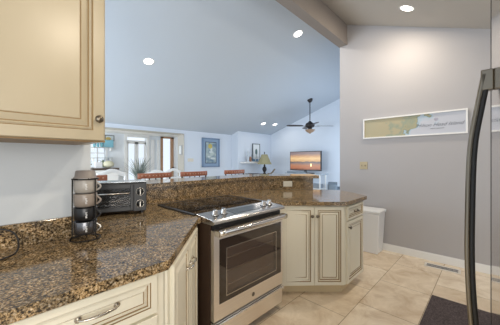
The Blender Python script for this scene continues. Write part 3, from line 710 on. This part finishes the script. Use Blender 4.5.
for i, u in enumerate((94.5, 98, 101.5)):
    p = on_y(u, 147, BY-.13)
    if first is None: o = first = tum.build('aqua_tumbler', AQ)
    else: o = first.copy(); C.objects.link(o)
    o.location = (p[0], BY-.13, z+.0005)
    tag(o, ['aqua tumbler at the left end of the upper wall shelf', 'middle aqua tumbler of three on the upper wall shelf', 'aqua tumbler on the upper shelf next to the aqua box'][i], 'tumbler', 'aqua tumblers on the shelf')
p = on_y(108.3, 147, BY-.10)
t = tag(MB().box(-.13, -.05, 0, .13, .05, .22).build('aqua_box', mat('aqua_paint', (.20, .45, .55), .4), None, .006), 'aqua blue box at the right of the upper wall shelf', 'box'); t.location = (p[0], BY-.09, z+.0005)
p = on_y(106.5, 140, BY-.005)
t = thing('small_picture', 'small dark-framed picture above the wall shelves in the sunroom', 'picture', (p[0]+.08, BY-.002, p[2]-.03))
MB().box(-.13, -.025, 0, .13, 0, .18).build('frame', mat('grey_frame', (.15, .17, .18), .5), t, .003); MB().box(-.105, -.028, .025, .105, -.024, .155).build('print', mat('pale_print', (.6, .66, .68), .6), t)
MB().ball((-.04, -.03, .07), .075, .006, .05).build('motif', mat('gold_motif', (.55, .40, .12), .5), t)
# thermostat-like framed card on the jamb
p = on_x(181.2, 150, xo-.013)
t = thing('wall_thermostat', 'small grey framed panel on the beige opening jamb', 'thermostat', (xo-.0125, FY+.145, p[2]), R(-90))
MB().box(-.075, -.02, -.13, .075, 0, .13).build('frame', mat('grey_plastic', (.35, .36, .38), .5), t, .004); MB().box(-.06, -.023, -.11, .06, -.019, .11).build('face', mat('pale_face', (.60, .62, .62), .5), t)

# ------------------------------------------------ far wall objects
p0 = on_y(202, 138, FY-.02); p1 = on_y(219.3, 167, FY-.02)
w_, h_ = p1[0]-p0[0], 1.975-1.115
t = thing('framed_artwork', 'tall blue-grey framed artwork on the far living room wall', 'picture', (p0[0], FY-.002, 1.105))
b = .045
FRM = mat('slate_blue_frame', (.16, .24, .36), .4)
MB().box(0, -.045, 0, w_, 0, b*.6).box(0, -.045, h_-b*.6, w_, 0, h_).box(0, -.045, 0, b*.8, 0, h_).box(w_-b*.8, -.045, 0, w_, 0, h_).build('frame', FRM, t, .004)
MB().box(b*.7, -.020, b*.5, w_-b*.7, -.004, h_-b*.5).build('mat_board', mat('blue_mat_board', (.26, .36, .50), .7), t)
ix, iz = .135, .13
MB().box(ix-.02, -.023, iz-.02, w_-ix+.02, -.0195, h_-iz+.02).build('inner_mat', mat('navy_mat', (.03, .05, .09), .6), t)
MB().box(ix, -.025, iz, w_-ix, -.0225, h_-iz).build('print', mat('print_blue', (.16, .25, .33), .6, noise=(7, (.50, .58, .55))), t)
m = MB(); fxx, fzz = w_*.45, h_*.72
for i in range(6):
    a = R(30+60*i); m.ball((fxx+.045*math.cos(a), -.026, fzz+.045*math.sin(a)), .032, .003, .032, 10)
m.build('yellow_flower', mat('yellow_pigment', (.62, .50, .10), .6), t)
m = MB()
for x, z_, a, b2 in ((.5, .52, .10, .03), (.38, .36, .07, .028), (.6, .30, .11, .03), (.52, .6, .05, .05)): m.ball((w_*x, -.0255, h_*z_), a*.8, .002, b2, 12)
m.build('pale_shape', mat('white_pigment', (.62, .68, .68), .6), t)
p = on_y(190.5, 160, FY)
t = tag(MB().box(-.09, -.008, -.045, .09, 0, .045).box(-.05, -.014, -.02, -.03, -.007, .02).box(.03, -.014, -.02, .05, -.007, .02).build('wall_switch', OUTLET, None, .003), 'pale switch plate on the far wall left of the framed artwork', 'light switch'); t.location = (p[0], FY-.001, p[2])
# floating shelf on the breast
SY = 5.70
a, b = on_y(242.5, 0, SY-.1)[0], on_y(264, 0, SY-.1)[0]; z = 1.262
t = tag(MB().box(0, -.2, -.055, b-a, 0, 0).build('floating_shelf', WHITE, None, .005), 'white floating shelf on the chimney breast above the lamp', 'shelf'); t.location = (a, SY-.001, z)
p = on_y(256.5, 150, SY-.06); fw2 = .36
t = thing('framed_print', 'thin dark-framed white print with an oval motif on the floating shelf', 'picture', (p[0], SY-.04, z+.0005))
hh = .60
MB().box(-fw2/2, -.02, 0, -fw2/2+.022, 0, hh).box(fw2/2-.022, -.02, 0, fw2/2, 0, hh).box(-fw2/2, -.02, 0, fw2/2, 0, .022).box(-fw2/2, -.02, hh-.022, fw2/2, 0, hh).build('frame', mat('grey_brown_frame', (.10, .12, .13), .5), t)
MB().box(-fw2/2+.02, -.012, .02, fw2/2-.02, -.004, hh-.02).build('print', mat('white_print', (.72, .76, .78), .6), t)
MB().ball((0, -.012, .33), .055, .004, .10).tube([(0, -.014, .22), (0, -.014, .14)], .006, 5).build('motif', mat('dark_green_ink', (.08, .14, .14), .6), t)
def item(name, mb, m, u, lab, cat, yy=SY-.14):
    p = on_y(u, 150, yy); o = tag(mb.build(name, m, None), lab, cat); o.location = (p[0], yy, z+.0005); return o
item('brown_jar', MB().lathe([(.04, 0), (.05, .05), (.045, .13), (.03, .16), (0, .16)], seg=14), mat('brown_jar_glaze', (.30, .15, .08), .4), 250.2, 'small brown jar at the left of the floating shelf', 'jar')
item('white_figurine', MB().lathe([(.05, 0), (.035, .05), (.05, .16), (.03, .24), (.045, .30), (.01, .36), (0, .36)], seg=14), mat('grey_white_glaze', (.50, .55, .60), .4), 248.0, 'grey-white bird figurine standing left of the framed print', 'figurine')
bl = None
for i, u in enumerate((254, 257, 260)):
    p = on_y(u, 150, SY-.15)
    if bl is None: o = bl = MB().box(-.04, -.02, 0, .04, .02, .085).build('blue_block', mat('blue_block_paint', (.12, .22, .34), .5), None, .004)
    else: o = bl.copy(); C.objects.link(o)
    o.location = (p[0], SY-.15, z+.0005); tag(o, ['small blue block at the left of the row in front of the print', 'small blue block in the middle of the row in front of the print', 'small blue block at the right of the row in front of the print'][i], 'block', 'blue blocks on the floating shelf')

# console with lamp
CX0, CX1 = 5.35, 6.85
t = thing('console_table', 'white console table under the lamp, mostly hidden behind the bar', 'console table', (CX0, 5.0, 0))
MB().box(0, 0, .80, CX1-CX0, .42, .835).build('top', WHITE, t, .004)
for x in (.04, CX1-CX0-.04):
    for y in (.04, .38): MB().box(x-.025, y-.025, 0, x+.025, y+.025, .80).build('leg', WHITE, t)
lp = on_y(264.5, 160, 5.22)
t = thing('table_lamp', 'table lamp with bronze stem and flared olive-tan shade', 'lamp', (lp[0], 5.22, .8355), R(20))
MB().lathe([(.11, 0), (.11, .02), (.05, .04), (.025, .08), (.06, .14), (.075, .19), (.05, .25), (.02, .28), (.035, .31), (.015, .34), (.015, .40)], seg=20).build('base', BRONZE, t)
MB().lathe([(.008, .40), (.008, .68), (.018, .70), (.01, .74), (0, .75)], seg=10).build('harp_finial', BRONZE, t)
SH = mat('olive_shade_fabric', (.27, .255, .15), .7, emis=(.75, .66, .36), es=.05)
prof = [(.25, .345), (.20, .43), (.15, .54), (.10, .66)]
m = MB(); vs = []; n = 8
for r_, z_ in prof:
    for i in range(n): vs.append((r_*math.cos(i*math.pi/4), r_*math.sin(i*math.pi/4), z_))
fs = [(k*n+i, k*n+(i+1) % n, (k+1)*n+(i+1) % n, (k+1)*n+i) for k in range(3) for i in range(n)]
o = m.add(vs, fs).build('lamp_shade', SH, t); sd = o.modifiers.new('thick', 'SOLIDIFY'); sd.thickness = .006
p = on_y(254.5, 173, 5.3)
t = tag(MB().lathe([(.14, 0), (.26, .035), (.27, .05), (.25, .048), (.12, .012), (0, .012)], seg=28).build('dark_bowl', BLACK), 'shallow black bowl on the console left of the lamp', 'bowl'); t.location = (p[0], 5.33, .8355)
p = on_y(272, 173, 5.3)
t = tag(MB().sweep(smooth([(-.17, 0, .025), (-.05, 0, .02), (.06, 0, .06), (.14, 0, .13), (.18, 0, .16)], 4), .03, .02).build('driftwood', mat('driftwood_brown', (.22, .17, .12), .7)), 'curved brown driftwood ornament right of the lamp base', 'ornament'); t.location = (p[0], 5.33, .8365)

# TV and stand
TX = 6.55
ya, yb = on_x(290, 0, TX)[1], on_x(321, 0, TX)[1]; tc_ = (ya+yb)/2; tw = ya-yb
t = thing('tv_stand', 'white television stand with a glass shelf along the right living wall', 'tv stand', (TX, tc_, 0), R(-90))
MB().box(-.60, -.20, .895, .66, .22, .915).build('glass_shelf', mat('blue_grey_glass', (.35, .42, .48), .08), t)
MB().box(-.56, -.18, .48, .60, .20, .50).build('shelf', WHITE, t); MB().box(-.56, -.18, .10, .60, .20, .12).build('shelf', WHITE, t)
for x in (-.55, .59):
    for y in (-.16, .18): MB().box(x-.015, y-.015, 0, x+.015, y+.015, .895).build('leg', WHITE, t)
t = thing('television', 'flat screen television showing an orange sunset over water', 'television', (TX, tc_, .916), R(-90))
TB, TT = .075, .665
MB().box(-tw/2, 0, TB, tw/2, .05, TT).build('bezel', BLACK, t, .004)
MB().box(-.25, -.08, 0, .25, .14, .012).box(-.04, .02, .012, .04, .045, TB).build('stand', BLACK, t)
ms = mat('sunset_screen', (.02, .02, .02), .25); nt = ms.node_tree; bs = nt.nodes['Principled BSDF']
tcn = nt.nodes.new('ShaderNodeTexCoord'); sp = nt.nodes.new('ShaderNodeSeparateXYZ'); nt.links.new(tcn.outputs['Generated'], sp.inputs[0])
nz = nt.nodes.new('ShaderNodeTexNoise'); nz.inputs['Scale'].default_value = 6; nz.inputs['Detail'].default_value = 4
mp = nt.nodes.new('ShaderNodeMapping'); mp.inputs['Scale'].default_value = (1, 1, 4); nt.links.new(tcn.outputs['Generated'], mp.inputs[0]); nt.links.new(mp.outputs[0], nz.inputs['Vector'])
ad = nt.nodes.new('ShaderNodeMath'); ad.operation = 'MULTIPLY_ADD'; ad.inputs[1].default_value = .22; nt.links.new(nz.outputs['Fac'], ad.inputs[0]); nt.links.new(sp.outputs['Z'], ad.inputs[2])
rp = ramp(nt, [(.08, (.10, .03, .015)), (.20, (.50, .16, .06)), (.34, (.55, .22, .10)), (.47, (.30, .20, .17)), (.54, (.10, .11, .13)), (.58, (.75, .42, .18)), (.74, (1, .68, .32)), (.86, (.72, .40, .20)), (1, (.30, .22, .22))])
nt.links.new(ad.outputs[0], rp.inputs[0]); nt.links.new(rp.outputs[0], bs.inputs['Emission Color']); bs.inputs['Emission Strength'].default_value = .85
MB().box(-tw/2+.02, -.003, TB+.03, tw/2-.02, -.0005, TT-.02).build('screen', ms, t)
MB().ball((tw*.20, -.004, TB+.17), .022, .002, .05).build('sun_glint', mat('sun_light', (1, .8, .4), .4, emis=(1, .75, .35), es=1.2), t)
t = tag(MB().box(-.55, -.15, 0, .10, -.09, .055).build('soundbar', mat('grey_plastic_dark', (.22, .27, .32), .5), None, .008), 'grey soundbar on the glass shelf below the television', 'soundbar'); t.location = (TX, tc_, .9165); t.rotation_euler = (0, 0, R(-90))
t = tag(MB().box(.22, -.15, 0, .56, .10, .12).build('media_box', mat('grey_box', (.25, .28, .31), .5), None, .008), 'grey media box on the lower shelf of the television stand', 'box'); t.location = (TX, tc_, .501); t.rotation_euler = (0, 0, R(-90))
# armchair beyond the wall end
t = thing('armchair', 'dark grey rounded armchair just left of the grey wall edge', 'armchair', (5.95, 2.52, 0), R(25))
AG = mat('slate_upholstery', (.13, .16, .19), .8)
def blk(m, x0, y0, z0, x1, y1, z1): return m.rbox(x0, y0, z0, x1, y1, z1, .07)
blk(MB(), -.36, -.36, .12, .36, .36, .44).build('seat', AG, t, .03, 3)
blk(MB(), -.42, -.36, .12, -.24, .36, .62).build('arm', AG, t, .05, 3); blk(MB(), .24, -.36, .12, .42, .36, .62).build('arm', AG, t, .05, 3)
blk(MB(), -.40, .20, .12, .40, .42, .74).build('backrest', AG, t, .06, 3)
for sx in (-1, 1):
    for sy in (-1, 1): MB().cyl((sx*.30, sy*.28, 0), .02, .12, 10).build('leg', IRON, t)
